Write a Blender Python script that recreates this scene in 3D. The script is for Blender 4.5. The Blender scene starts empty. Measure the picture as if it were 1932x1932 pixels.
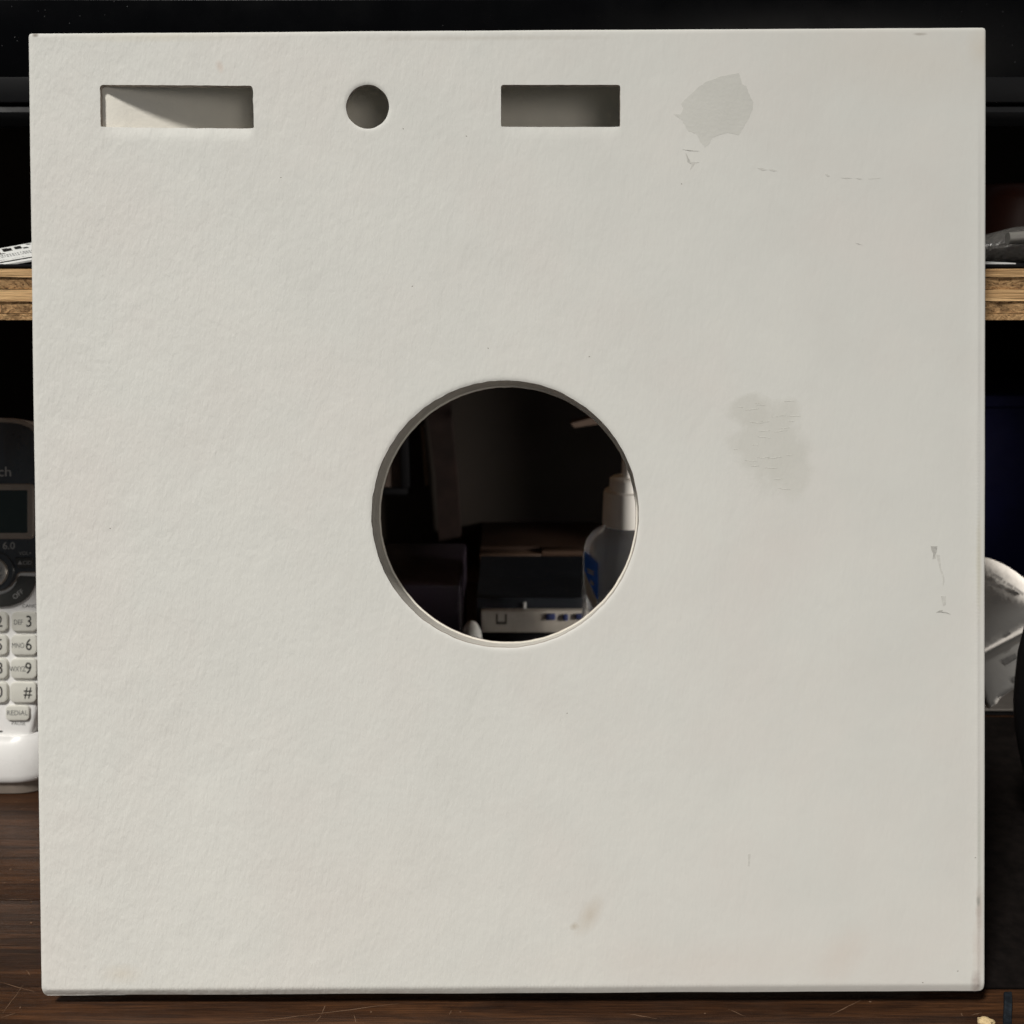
import bpy, bmesh, math, random
from mathutils import Matrix, Vector, noise
from mathutils.geometry import delaunay_2d_cdt
random.seed(7)
R = math.radians
S = bpy.context.scene
COL = S.collection

# ------------------------------------------------------------------ camera
PITCH = 15.0
HALF = 966.0
FPX = HALF / math.tan(R(26.5))            # focal length in units of the 1932-unit measuring grid
def euler_m(a, b, c):
    return Matrix.Rotation(a, 3, 'Y') @ Matrix.Rotation(b, 3, 'X') @ Matrix.Rotation(c, 3, 'Z')
BOX_ROT_C = euler_m(0.0, 0.0161394903, 0.00620593926)
BOX_T_C = Vector((-6.9427e-4, -1.28221e-3, -0.339591))
BW, BH = 0.315, 0.319429
CROT = Matrix.Rotation(R(90 - PITCH), 3, 'X')
_br = CROT @ (BOX_ROT_C @ Vector((BW/2, -BH/2, 0)) + BOX_T_C)
ZC = 0.0072 - _br.z                       # desk top is z = 0, the lifted corner of the box is 7.2 mm above it
CAM = Vector((0, 0, ZC))
cd = bpy.data.cameras.new("camera"); cam = bpy.data.objects.new("camera", cd); COL.objects.link(cam)
cam.location = CAM; cam.rotation_euler = (R(90 - PITCH), 0, 0)
cd.sensor_width = 36; cd.lens = 18 / math.tan(R(26.5)); cd.clip_start = 0.01; cd.clip_end = 50
cd.dof.use_dof = True; cd.dof.focus_distance = 0.342; cd.dof.aperture_fstop = 18
S.camera = cam
def ray(px, py): return CROT @ Vector(((px - HALF) / FPX, (HALF - py) / FPX, -1.0))
def P(px, py, d): return CAM + ray(px, py) * d
def PY(px, py, Y): r = ray(px, py); return CAM + r * (Y / r.y)
def PZ(px, py, Z=0.0): r = ray(px, py); return CAM + r * ((Z - ZC) / r.z)

# ------------------------------------------------------------------ light
w = bpy.data.worlds.new("World"); S.world = w; w.use_nodes = True
w.node_tree.nodes["Background"].inputs[0].default_value = (0.80, 0.90, 1.0, 1)
w.node_tree.nodes["Background"].inputs[1].default_value = 0.075
S.view_settings.view_transform = 'Standard'; S.view_settings.look = 'None'
S.view_settings.exposure = 0.0; S.view_settings.gamma = 1.0
def lamp(name, kind, loc, target, energy, color, **kw):
    d = bpy.data.lights.new(name, kind); o = bpy.data.objects.new(name, d); COL.objects.link(o)
    d.energy = energy; d.color = color
    for k, v in kw.items(): setattr(d, k, v)
    o.location = loc
    o.rotation_euler = (Vector(target) - Vector(loc)).to_track_quat('-Z', 'Y').to_euler()
    return o
BOXC = CAM + CROT @ BOX_T_C
KEYDIR = Vector((-0.72, -1.0, 1.8)).normalized()
lamp("key_lamp", 'AREA', BOXC + KEYDIR * 6.0, BOXC + Vector((-0.12, -0.25, -0.5)), 10.9, (1.0, 0.972, 0.915), shape='DISK', size=0.9, spread=R(27))
lamp("hole_fill", 'SPOT', (0.55, 0.375, 0.145), (0.04, 0.60, 0.07), 17.5, (1.0, 0.93, 0.84),
     spot_size=R(40), spot_blend=0.8, shadow_soft_size=0.03)  # unseen spot added to brighten the things behind the round hole

lamp("front_fill", 'AREA', (0.75, -1.3, 0.55), (0, 0.4, 0.12), 4.0, (1.0, 0.93, 0.84), shape='DISK', size=0.9)  # unseen fill added at front right to lift the phone and cutouts

# ------------------------------------------------------------------ materials
class NT:
    def __init__(s, name):
        s.m = bpy.data.materials.new(name); s.m.use_nodes = True
        s.t = s.m.node_tree; s.b = s.t.nodes["Principled BSDF"]
    def n(s, typ, **kw):
        nd = s.t.nodes.new(typ)
        for k, v in kw.items():
            if k in ('operation', 'blend_type', 'data_type', 'musgrave_type', 'wave_type', 'bands_direction', 'noise_dimensions', 'feature'):
                setattr(nd, k, v)
        return nd
    def link(s, a, b): s.t.links.new(a, b)
    def coord(s, scale=(1, 1, 1), out='Object'):
        tc = s.n("ShaderNodeTexCoord"); mp = s.n("ShaderNodeMapping")
        mp.inputs["Scale"].default_value = scale; s.link(tc.outputs[out], mp.inputs[0]); return mp.outputs[0]
    def noise(s, vec, scale, detail=4, rough=0.6, dist=0.0):
        nd = s.n("ShaderNodeTexNoise"); nd.inputs["Scale"].default_value = scale
        nd.inputs["Detail"].default_value = detail; nd.inputs["Roughness"].default_value = rough
        nd.inputs["Distortion"].default_value = dist
        s.link(vec, nd.inputs["Vector"]); return nd.outputs["Fac"]
    def ramp(s, fac, stops):
        nd = s.n("ShaderNodeValToRGB"); el = nd.color_ramp.elements
        while len(el) < len(stops): el.new(0.5)
        for e, (p, c) in zip(el, stops):
            e.position = p; e.color = (*c, 1) if not isinstance(c, (int, float)) else (c, c, c, 1)
        s.link(fac, nd.inputs[0]); return nd.outputs[0]
    def mix(s, fac, a, b, mode='MIX'):
        nd = s.n("ShaderNodeMixRGB", blend_type=mode)
        for i, v in enumerate((fac, a, b)):
            if isinstance(v, (int, float)): nd.inputs[i].default_value = v if i == 0 else (v, v, v, 1)
            elif isinstance(v, tuple): nd.inputs[i].default_value = (*v, 1)
            else: s.link(v, nd.inputs[i])
        return nd.outputs[0]
    def math(s, op, a, b=0.0):
        nd = s.n("ShaderNodeMath", operation=op)
        for i, v in enumerate((a, b)):
            if isinstance(v, (int, float)): nd.inputs[i].default_value = v
            else: s.link(v, nd.inputs[i])
        return nd.outputs[0]
    def bump(s, h, dist, strength=1.0, prev=None):
        nd = s.n("ShaderNodeBump"); nd.inputs["Distance"].default_value = dist; nd.inputs["Strength"].default_value = strength
        s.link(h, nd.inputs["Height"])
        if prev: s.link(prev, nd.inputs["Normal"])
        s.link(nd.outputs[0], s.b.inputs["Normal"]); return nd.outputs[0]
    def col(s, c):
        if isinstance(c, tuple): s.b.inputs["Base Color"].default_value = (*c, 1)
        else: s.link(c, s.b.inputs["Base Color"])
    def rough(s, r):
        if isinstance(r, (int, float)): s.b.inputs["Roughness"].default_value = r
        else: s.link(r, s.b.inputs["Roughness"])
    def spec(s, v): s.b.inputs["Specular IOR Level"].default_value = v

def plain(name, c, rough=0.5, spec=0.5, mott=0.06, scale=60, bumpd=0.0, bscale=900, **kw):
    k = NT(name); v = k.coord()
    f = k.noise(v, scale, 5)
    lo = tuple(x * (1 - 2.2 * mott) for x in c); hi = tuple(min(1, x * (1 + 2.2 * mott)) for x in c)
    k.col(k.ramp(f, [(0.25, lo), (0.75, hi)]))
    k.rough(k.ramp(k.noise(v, scale * 2.3, 4), [(0.3, max(0, rough - 0.06)), (0.7, min(1, rough + 0.08))]))
    k.spec(spec)
    if bumpd: k.bump(k.noise(v, bscale, 3), bumpd, 1.0)
    for a, b in kw.items(): k.b.inputs[a.replace('_', ' ')].default_value = b
    return k.m

# ------------------------------------------------------------------ objects
def tag(o, label=None, cat=None, group=None, kind=None):
    for k, v in (('label', label), ('category', cat), ('group', group), ('kind', kind)):
        if v: o[k] = v
    return o
def empty(name, loc, label, cat, rot=None, group=None):
    o = bpy.data.objects.new(name, None); COL.objects.link(o); o.empty_display_size = 0.02
    m = (rot or Matrix.Identity(3)).to_4x4(); m.translation = Vector(loc); o.matrix_world = m
    MW[o.name] = m
    return tag(o, label, cat, group)
MW = {}
def link(name, me, mat, parent=None, world=True, smooth=True, kind=None, angle=40):
    """link a mesh; with world=True its vertices are world positions and are moved into the parent's frame"""
    o = bpy.data.objects.new(name, me); COL.objects.link(o)
    for m in (mat if isinstance(mat, (list, tuple)) else [mat]): me.materials.append(m)
    if parent:
        o.parent = parent
        pm = MW.get(parent.name, Matrix.Identity(4))
        if world: me.transform(pm.inverted())
        MW[o.name] = pm
    if smooth:
        for p in me.polygons: p.use_smooth = True
        me.set_sharp_from_angle(angle=R(angle))
    if kind: o['kind'] = kind
    return o
def mesh(verts, faces, name="m"):
    me = bpy.data.meshes.new(name); me.from_pydata([tuple(v) for v in verts], [], faces); me.update(); return me
def bm_mesh(bm):
    bmesh.ops.recalc_face_normals(bm, faces=bm.faces)
    me = bpy.data.meshes.new("m"); bm.to_mesh(me); bm.free(); return me
def box_me(x0, x1, y0, y1, z0, z1, bev=0.0, seg=2):
    bm = bmesh.new(); bmesh.ops.create_cube(bm, size=1)
    for v in bm.verts: v.co = Vector(((x0 + x1) / 2 + v.co.x * (x1 - x0), (y0 + y1) / 2 + v.co.y * (y1 - y0), (z0 + z1) / 2 + v.co.z * (z1 - z0)))
    if bev: bmesh.ops.bevel(bm, geom=list(bm.edges), offset=bev, segments=seg, affect='EDGES', profile=0.5)
    return bm_mesh(bm)
def prism_me(pts, z0, z1, bev=0.0, seg=2):
    """outline pts (x, y) extruded z0..z1, its front edge rounded"""
    bm = bmesh.new()
    a = [bm.verts.new((x, y, z0)) for x, y in pts]; b = [bm.verts.new((x, y, z1)) for x, y in pts]
    n = len(pts); bm.faces.new(a[::-1]); top = bm.faces.new(b)
    for i in range(n): bm.faces.new((a[i], a[(i + 1) % n], b[(i + 1) % n], b[i]))
    if bev:
        bmesh.ops.recalc_face_normals(bm, faces=bm.faces)
        bmesh.ops.bevel(bm, geom=list(top.edges), offset=bev, segments=seg, affect='EDGES', profile=0.5)
    return bm_mesh(bm)
def rrect(x0, x1, y0, y1, r, n=5):
    out = []
    for cx, cy, a0 in ((x1 - r, y1 - r, 0), (x0 + r, y1 - r, 90), (x0 + r, y0 + r, 180), (x1 - r, y0 + r, 270)):
        for i in range(n + 1):
            a = R(a0 + 90 * i / n); out.append((cx + r * math.cos(a), cy + r * math.sin(a)))
    return out
def loft_me(rings, cap0=True, cap1=True):
    n = len(rings[0]); vs = [v for r in rings for v in r]; fs = []
    for k in range(len(rings) - 1):
        for i in range(n):
            j = (i + 1) % n
            fs.append((k * n + i, k * n + j, (k + 1) * n + j, (k + 1) * n + i))
    if cap0: fs.append(tuple(range(n))[::-1])
    if cap1: fs.append(tuple((len(rings) - 1) * n + i for i in range(n)))
    bm = bmesh.new(); bm.from_mesh(mesh(vs, fs)); return bm_mesh(bm)
def text_me(s, size, align='CENTER', extrude=0.00003, bold=0.0, space=1.0):
    c = bpy.data.curves.new("t", 'FONT'); c.body = s; c.size = size; c.align_x = align; c.align_y = 'CENTER'
    c.extrude = extrude; c.offset = bold; c.space_character = space; c.resolution_u = 3
    o = bpy.data.objects.new("t", c); COL.objects.link(o)
    dg = bpy.context.evaluated_depsgraph_get(); dg.update()
    me = bpy.data.meshes.new_from_object(o.evaluated_get(dg))
    bpy.data.objects.remove(o); bpy.data.curves.remove(c); me.materials.clear(); return me
def tube_me(pts, r, n=8):
    rings = []
    for i, p in enumerate(pts):
        t = (pts[min(i + 1, len(pts) - 1)] - pts[max(i - 1, 0)]).normalized()
        a = t.orthogonal().normalized() if i == 0 else (a - t * a.dot(t)).normalized()
        b = t.cross(a); rings.append([p + (a * math.cos(2 * math.pi * k / n) + b * math.sin(2 * math.pi * k / n)) * r for k in range(n)])
    return loft_me(rings)

# ================================================================== SETTING
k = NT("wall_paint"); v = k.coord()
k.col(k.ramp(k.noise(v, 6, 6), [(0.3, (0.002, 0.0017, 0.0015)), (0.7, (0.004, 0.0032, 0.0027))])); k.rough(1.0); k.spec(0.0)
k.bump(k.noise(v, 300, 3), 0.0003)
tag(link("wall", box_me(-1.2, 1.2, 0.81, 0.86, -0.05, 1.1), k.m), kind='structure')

# desk: long dark planks
def wood_dark(name, seed):
    k = NT(name); v = k.coord((1.2, 26, 26)); tc = k.n("ShaderNodeTexCoord")
    mp = k.n("ShaderNodeMapping"); mp.inputs["Location"].default_value = (seed * 3.1, seed * 1.7, seed); mp.inputs["Scale"].default_value = (2.2, 30, 30)
    k.link(tc.outputs["Object"], mp.inputs[0])
    g = k.noise(mp.outputs[0], 5.5, 9, 0.72, 0.8)
    c = k.ramp(g, [(0.30, (0.019, 0.0078, 0.0038)), (0.46, (0.046, 0.0195, 0.0088)), (0.58, (0.078, 0.0325, 0.0132)), (0.74, (0.120, 0.051, 0.021))])
    mp2 = k.n("ShaderNodeMapping"); mp2.inputs["Scale"].default_value = (6, 190, 190); k.link(tc.outputs["Object"], mp2.inputs[0])
    fine = k.noise(mp2.outputs[0], 7, 5, 0.7)
    c = k.mix(0.75, c, k.ramp(fine, [(0.38, 0.22), (0.58, 1.0)]), 'MULTIPLY')
    dust = k.noise(k.coord(), 26, 6, 0.75)
    c = k.mix(k.ramp(dust, [(0.50, 0.0), (0.85, 0.08)]), c, (0.16, 0.13, 0.11))
    k.col(c); k.rough(k.ramp(fine, [(0.3, 0.48), (0.7, 0.34)])); k.spec(0.4)
    k.bump(fine, 0.00025, 0.7)
    return k.m
desk = empty("desk", (0, 0.5, 0), "dark brown wood grain desk top that the white cover stands over", "desk")
seam = PZ(20, 1697).y
pw = 0.0955; ed = seam - 2 * pw; i = 0
while ed < 0.80:
    link("plank", box_me(-0.75, 0.75, ed + 0.0002, min(ed + pw, 0.8) - 0.0002, -0.022, 0, 0.0007), wood_dark("desk_wood_%d" % i, i), desk)
    ed += pw; i += 1
M_scr = plain("scratch_pale", (0.16, 0.095, 0.058), 0.8, 0.2)
vs, fs = [], []
def scratch(a, b, wd=0.00022, bow=0.0):
    pa, pb = PZ(*a, 0.00012), PZ(*b, 0.00012); d = (pb - pa); nrm = Vector((-d.y, d.x, 0)).normalized()
    n = 7; base = len(vs)
    for q in range(n + 1):
        t = q / n; c = pa + d * t + nrm * (bow * math.sin(math.pi * t) + random.uniform(-.00012, .00012))
        h = wd * (0.25 + math.sin(math.pi * min(max(t, .06), .94))) * random.uniform(.35, .8)
        vs.extend((c - nrm * h, c + nrm * h))
        if q: fs.append((base + 2*q - 2, base + 2*q - 1, base + 2*q + 1, base + 2*q))
for a, b in (((0, 1853), (66, 1871)), ((44, 1858), (5, 1912)), ((2, 1920), (30, 1911)), ((466, 1929), (591, 1914)), ((591, 1914), (752, 1893)),
             ((606, 1914), (614, 1896)), ((594, 1930), (606, 1916)), ((1374, 1904), (1407, 1918)), ((1564, 1916), (1626, 1886)), ((1832, 1915), (1852, 1911)),
             ((1814, 1911), (1815, 1917)), ((0, 1696), (62, 1698)), ((848, 1915), (852, 1906)), ((672, 1930), (668, 1915)), ((1180, 1912), (1240, 1922)), ((50, 1830), (58, 1842))):
    scratch(a, b, 0.00018)
for a in ((20, 1606), (27, 1613), (61, 1661), (59, 1702), (9, 1665), (31, 1513), (42, 1526), (38, 1901), (43, 1570), (6, 1559), (1642, 1890), (869, 1909), (1330, 1912), (700, 1909), (58, 1741), (20, 1640)):
    c = PZ(*a, 0.00015); b = len(vs); r = random.uniform(.0003, .0006)
    for q in range(6): vs.append(c + Vector((math.cos(q * 1.05) * r * random.uniform(.6, 1.3), math.sin(q * 1.05) * r * random.uniform(.6, 1.2), 0)))
    fs.append(tuple(range(b, b + 6)))
link("scratches", mesh(vs, fs), M_scr, desk, kind='stuff', smooth=False)

# ================================================================== PLYWOOD SHELF
SHD = 0.362
def zy(py): return P(0, py, SHD)
SY = zy(558).y
edges_py = [507.5, 523.5, 546.5, 569, 592, 604.5]
zs = [PY(966, q, SY).z for q in edges_py]
shelf = empty("shelf", (0, SY + 0.2, 0), "rough plywood shelf on the desk, its layered edge showing either side of the cover", "shelf")
def ply_long(name, seed, tone):
    k = NT(name); tc = k.n("ShaderNodeTexCoord"); mp = k.n("ShaderNodeMapping"); mp.inputs["Location"].default_value = (seed * 2.3, seed, seed * .7)
    mp.inputs["Scale"].default_value = (2.0, 20, 60); k.link(tc.outputs["Object"], mp.inputs[0])
    g = k.noise(mp.outputs[0], 9, 8, 0.65, 1.2)
    mp2 = k.n("ShaderNodeMapping"); mp2.inputs["Scale"].default_value = (5, 60, 200); k.link(tc.outputs["Object"], mp2.inputs[0])
    g2 = k.noise(mp2.outputs[0], 8, 4, 0.6, 0.4)
    c = k.ramp(g, [(0.28, (0.13*tone, 0.070*tone, 0.031*tone)), (0.42, (0.37*tone, 0.22*tone, 0.100*tone)), (0.60, (0.55*tone, 0.36*tone, 0.180*tone)), (0.8, (0.60*tone, 0.42*tone, 0.23*tone))])
    c = k.mix(0.6, c, k.ramp(g2, [(0.34, 0.42), (0.50, 1.0)]), 'MULTIPLY')
    k.col(c); k.rough(0.6); k.spec(0.3); k.bump(g2, 0.0006, 0.9); return k.m
def ply_end(name, seed, tone):
    k = NT(name); tc = k.n("ShaderNodeTexCoord"); mp = k.n("ShaderNodeMapping"); mp.inputs["Location"].default_value = (seed * 1.3, seed, seed * .4)
    mp.inputs["Scale"].default_value = (1, 1, 1.9); k.link(tc.outputs["Object"], mp.inputs[0])
    g = k.noise(mp.outputs[0], 330, 7, 0.75, 1.6); big = k.noise(mp.outputs[0], 90, 4, 0.6, 2.2)
    c = k.ramp(g, [(0.36, (0.055*tone, 0.032*tone, 0.017*tone)), (0.47, (0.29*tone, 0.172*tone, 0.082*tone)), (0.68, (0.49*tone, 0.325*tone, 0.165*tone))])
    c = k.mix(0.7, c, k.ramp(big, [(0.38, 0.38), (0.47, 1.0)]), 'MULTIPLY')
    k.col(c); k.rough(0.85); k.spec(0.15); h = k.mix(0.5, g, big); k.bump(h, 0.0016, 1.0); return k.m
mats = [ply_long("ply_face_top", 1, 1.55), ply_end("ply_core_upper", 2, 1.55), ply_long("ply_core_mid", 3, 1.75), ply_end("ply_core_lower", 4, 1.9), ply_end("ply_face_bottom", 5, 2.1)]
for q in range(5):
    z1, z0 = zs[q] - 0.00012, zs[q + 1] + 0.00012
    bm = bmesh.new(); bm.from_mesh(box_me(-0.62, 0.62, SY, 0.80, z0, z1))
    # front edge of every layer broken into a ragged strip
    vs, fs = [], []; n = 260
    off = (0, .0006, -.0001, .0005, .0001)[q]
    for i in range(n + 1):
        x = -0.62 + 1.24 * i / n
        jy = off + noise.noise((x * 90, q * 7.0, 1)) * (.0005 if q in (1, 3, 4) else .00015)
        jz = noise.noise((x * 60, q * 3.0, 5)) * .00035
        jb = noise.noise((x * 75, q * 3.0, 9)) * .00035
        vs += [(x, SY + jy, z0 + jb * (q < 4)), (x, SY + jy + noise.noise((x * 130, q, 2)) * .0003, (z0 + z1) / 2), (x, SY + jy, z1 + jz * (q > 0)), (x, 0.80, z1 + jz * 0), (x, 0.80, z0)]
        if i:
            a, b = (i - 1) * 5, i * 5
            for s in range(5): fs.append((a + s, b + s, b + (s + 1) % 5, a + (s + 1) % 5))
    fs += [(4, 3, 2, 1, 0), tuple(n * 5 + s for s in range(5))]
    bm.free(); bm = bmesh.new(); bm.from_mesh(mesh(vs, fs))
    link("ply", bm_mesh(bm), mats[q], shelf, angle=50)
link("added_back_board", box_me(-0.17, 0.17, 0.795, 0.799, 0.0003, zs[5] - 0.0003), plain("added_dim_brown_board", (0.017, 0.013, 0.0105), 0.6, 0.3, 0.12, 9), shelf)  # added board, lighter than the wall, for the brighter tone behind the hole
for sx in (-1, 1):
    link("upright", box_me(sx * 0.60 - 0.009, sx * 0.60 + 0.009, SY + 0.02, 0.80, 0.0003, zs[5] - 0.0003, 0.0008), mats[2], shelf)

# ================================================================== WHITE BOX (record cover)
box = empty("record_box", CAM + CROT @ BOX_T_C, "white cardboard record box with a large round hole and three small cutouts along the top", "record box", rot=CROT @ BOX_ROT_C)
BM = MW[box.name]; BMi = BM.inverted()
def UV(px, py, n=0.0):
    o = BMi @ CAM; d = (BMi.to_3x3() @ ray(px, py)); t = (n - o.z) / d.z; q = o + d * t; return Vector((q.x, q.y))
T = 0.0018
def loop_from_px(pts): return [UV(*p) for p in pts]
def dens(pts, step):
    out = []
    for a, b in zip(pts, pts[1:] + pts[:1]):
        n = max(1, int((b - a).length / step))
        out += [a + (b - a) * i / n for i in range(n)]
    return out
def px_rrect(tl, tr, br, bl, rt, rb, n=6):
    tl, tr, br, bl = (Vector(p) for p in (tl, tr, br, bl)); out = []
    cs = ((tl, bl, tr, rt), (tr, tl, br, rt), (br, tr, bl, rb), (bl, br, tl, rb))
    for c, prv, nxt, r in cs:
        a = c + (prv - c).normalized() * r; b = c + (nxt - c).normalized() * r
        for i in range(n + 1):
            t = i / n; out.append((a * (1 - t) ** 2 + c * 2 * t * (1 - t) + b * t * t))
    return out
def circ_px(cx, cy, rx, ry, n): return [Vector((cx + rx * math.cos(2*math.pi*i/n), cy - ry * math.sin(2*math.pi*i/n))) for i in range(n)]
slot_a = dens(loop_from_px(px_rrect((188.6, 160), (476.8, 161.6), (479.2, 241.2), (189.8, 238.8), 7, 2)), 0.0011)
slot_b = dens(loop_from_px(px_rrect((945, 160), (1170.4, 160), (1170, 238.8), (945.2, 238.8), 6, 2)), 0.0011)
hole_s = loop_from_px(circ_px(693.3, 200.8, 40.6, 41.5, 56))
hole_b = loop_from_px(circ_px(953, 970, 252.3, 252.4, 240))
def area(l): return sum(a.x * b.y - b.x * a.y for a, b in zip(l, l[1:] + l[:1])) / 2
holes = []
for q, (l, jit) in enumerate(((slot_a, .00017), (hole_s, .00014), (slot_b, .00008), (hole_b, .00017))):
    if area(l) < 0: l = l[::-1]
    c = sum(l, Vector((0, 0))) / len(l)
    l = [p + (p - c).normalized() * noise.noise((p.x * 420, p.y * 420, q * 5.5)) * jit for p in l]
    holes.append(l)
def offset_loop(l, d):
    n = len(l); out = []
    for i in range(n):
        t = (l[(i + 1) % n] - l[i - 1]); nn = Vector((t.y, -t.x)).normalized(); out.append(l[i] + nn * d)   # ccw: outward
    return out
def inside(p, l):
    c = False; j = len(l) - 1
    for i in range(len(l)):
        if (l[i].y > p.y) != (l[j].y > p.y) and p.x < (l[j].x - l[i].x) * (p.y - l[i].y) / (l[j].y - l[i].y) + l[i].x: c = not c
        j = i
    return c
def dist_loop(p, l): return min((p - q).length for q in l)
def outer_loop(ins, step=0.003):
    r = max(0.0019 - ins, 0.0002); x, y = BW / 2 - ins, BH / 2 - ins
    out = dens([Vector(p) for p in rrect(-x, x, -y, y, r, 4)], step)
    return [p + p.normalized() * (noise.noise((p.x * 30, p.y * 30, 31)) * .00022 + noise.noise((p.x * 110, p.y * 110, 37)) * .00006) if ins < .0007 else p for p in out]
def build_sheet(outer_list, hole_list, grid, nfun, thick, hole_rings, wall_jit=0.0):
    """sheet with holes: front surface at n = nfun(u, v), back at n - thick, walls between"""
    pts, edges = [], []
    loops = []
    for l in [outer_list[0]] + hole_list:
        b = len(pts); pts += l; loops.append((b, len(l)))
        edges += [(b + i, b + (i + 1) % len(l)) for i in range(len(l))]
    for l in outer_list[1:]: pts += l
    for h in hole_list:
        for d in hole_rings: pts += offset_loop(h, d)
    x0 = min(p.x for p in outer_list[0]); x1 = max(p.x for p in outer_list[0]); y0 = min(p.y for p in outer_list[0]); y1 = max(p.y for p in outer_list[0])
    mg = 0.0042; nx = int((x1 - x0 - 2 * mg) / grid); ny = int((y1 - y0 - 2 * mg) / grid)
    bb = [(min(p.x for p in h) - .003, max(p.x for p in h) + .003, min(p.y for p in h) - .003, max(p.y for p in h) + .003) for h in hole_list]
    for i in range(nx + 1):
        for j in range(ny + 1):
            p = Vector((x0 + mg + (x1 - x0 - 2*mg) * i / nx, y0 + mg + (y1 - y0 - 2*mg) * j / ny)); ok = True
            for h, (a, b, c, d) in zip(hole_list, bb):
                if a < p.x < b and c < p.y < d and (inside(p, h) or dist_loop(p, h) < hole_rings[-1] + grid * .45): ok = False; break
            if ok: pts.append(p)
    r = delaunay_2d_cdt(pts, edges, [], 0, 1e-7)
    vv, ff, orig = r[0], r[2], r[3]
    bb2 = bb; tris = []
    for f in ff:
        c = sum((vv[i] for i in f), Vector((0, 0))) / len(f)
        if not inside(c, outer_list[0]): continue
        if any(a < c.x < b and q < c.y < d and inside(c, h) for h, (a, b, q, d) in zip(hole_list, bb2)): continue
        a2 = (vv[f[1]] - vv[f[0]]).cross(vv[f[2]] - vv[f[0]])
        tris.append(tuple(f) if a2 > 0 else tuple(f)[::-1])
    back = {o: i for i, os_ in enumerate(orig) for o in os_}
    V = [(p.x, p.y, nfun(p)) for p in vv]; n0 = len(V)
    V += [(p.x, p.y, nfun(p, True) - thick) for p in vv]
    F = [t for t in tris] + [tuple(n0 + i for i in t[::-1]) for t in tris]
    mi = [0] * len(F)
    for li, (b, ln) in enumerate(loops):
        ids = [back[b + i] for i in range(ln)]
        mid = []
        for i in ids:
            p = vv[i]; f0, f1 = V[i][2], V[n0 + i][2]
            jx = noise.noise((p.x * 500, p.y * 500, 3.3 + li)) * wall_jit if li else 0
            jy = noise.noise((p.x * 500, p.y * 500, 8.3 + li)) * wall_jit if li else 0
            V.append((p.x + jx, p.y + jy, f0 * .55 + f1 * .45)); mid.append(len(V) - 1)
        for i in range(ln):
            j = (i + 1) % ln
            q1 = (ids[i], mid[i], mid[j], ids[j]); q2 = (mid[i], n0 + ids[i], n0 + ids[j], mid[j])
            for q in (q1, q2): F.append(q if li == 0 else q[::-1]); mi.append(1 if li else 0)
    bm = bmesh.new(); bm.from_mesh(mesh(V, F))
    for f, m_ in zip(bm.faces, mi): f.material_index = m_
    return bm_mesh(bm)
SA_Y = (UV(189.8, 238.8).y, UV(479.2, 241.2).y); SA_X0, SA_X1 = min(p.x for p in holes[0]), max(p.x for p in holes[0])
SB_Y = (UV(945.2, 238.8).y, UV(1170, 238.8).y); SB_X0, SB_X1 = min(p.x for p in holes[2]), max(p.x for p in holes[2])
hb_c = sum(holes[3], Vector((0, 0))) / len(holes[3]); hb_r = sum((p - hb_c).length for p in holes[3]) / len(holes[3])
hs_c = sum(holes[1], Vector((0, 0))) / len(holes[1]); hs_r = sum((p - hs_c).length for p in holes[1]) / len(holes[1])
def rnd(d, r): return 0.0 if d >= r else -(r - math.sqrt(max(0, r * r - (r - d) ** 2)))
def n_front(p, back=False):
    if back: return 0.0
    n = 0.0
    dl, dr, dt, db = p.x + BW/2, BW/2 - p.x, BH/2 - p.y, p.y + BH/2
    n += rnd(dl, .0014) + rnd(dr, .0009) + rnd(dt, .0011)
    f = (p.x + BW/2) / BW; rb = .0028
    if db < rb: n -= (.0019 - .0009 * f) * (1 - db / rb) ** 1.12
    # broad unevenness of the board
    n += noise.noise((p.x * 22, p.y * 22, 4)) * .00018 + noise.noise((p.x * 55, p.y * 48, 9)) * .000045 * (1 - .6 * f)
    # pressed lips under the die-cut slots and round the holes
    for (ya_, yb_), xa, xb, h in ((SA_Y, SA_X0, SA_X1, .00075), (SB_Y, SB_X0, SB_X1, .00035)):
        d = ya_ + (yb_ - ya_) * (p.x - xa) / (xb - xa) - p.y
        if -.0006 <= d < .005 and xa - .001 < p.x < xb + .001:
            sx = min(1, max(0, (p.x - xa) / .012)) * min(1, max(0, (xb + .0005 - p.x) / .003))
            d = max(d, 0); n -= h * (1 - min(1, d / .0042)) ** 1.5 * (0.45 + .55 * sx) * min(1, max(0, (p.x - xa + .0002) / .002)) * min(1, max(0, (xb + .0002 - p.x) / .002)) * (1 + .3 * noise.noise((p.x * 200, 2, 2)))
    for c, r, h in ((hb_c, hb_r, .0003), (hs_c, hs_r, .0003)):
        d = (p - c).length - r
        if d < .0012: n -= h * (1 - max(0, d) / .0012) ** 2
    # thin ridge where the wrap is folded round the right edge
    cr = .0029
    n += .00016 * math.exp(-((dr - cr) / .0006) ** 2) * min(1, max(0, (dt - .02) / .04)) - .00016 * min(1, max(0, (cr - .0002 - dr) / .0008)) * min(1, max(0, (dt - .02) / .04))
    return n
k = NT("box_paper"); v = k.coord()
tc = k.n("ShaderNodeTexCoord"); sep = k.n("ShaderNodeSeparateXYZ"); k.link(tc.outputs["Object"], sep.inputs[0])
base = k.ramp(k.noise(v, 26, 5, 0.6), [(0.3, (0.698, 0.692, 0.653)), (0.5, (0.720, 0.714, 0.675)), (0.7, (0.738, 0.730, 0.688))])
warm = k.ramp(k.noise(v, 17, 4, 0.6), [(0.45, 0.0), (0.75, 0.5)])
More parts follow.
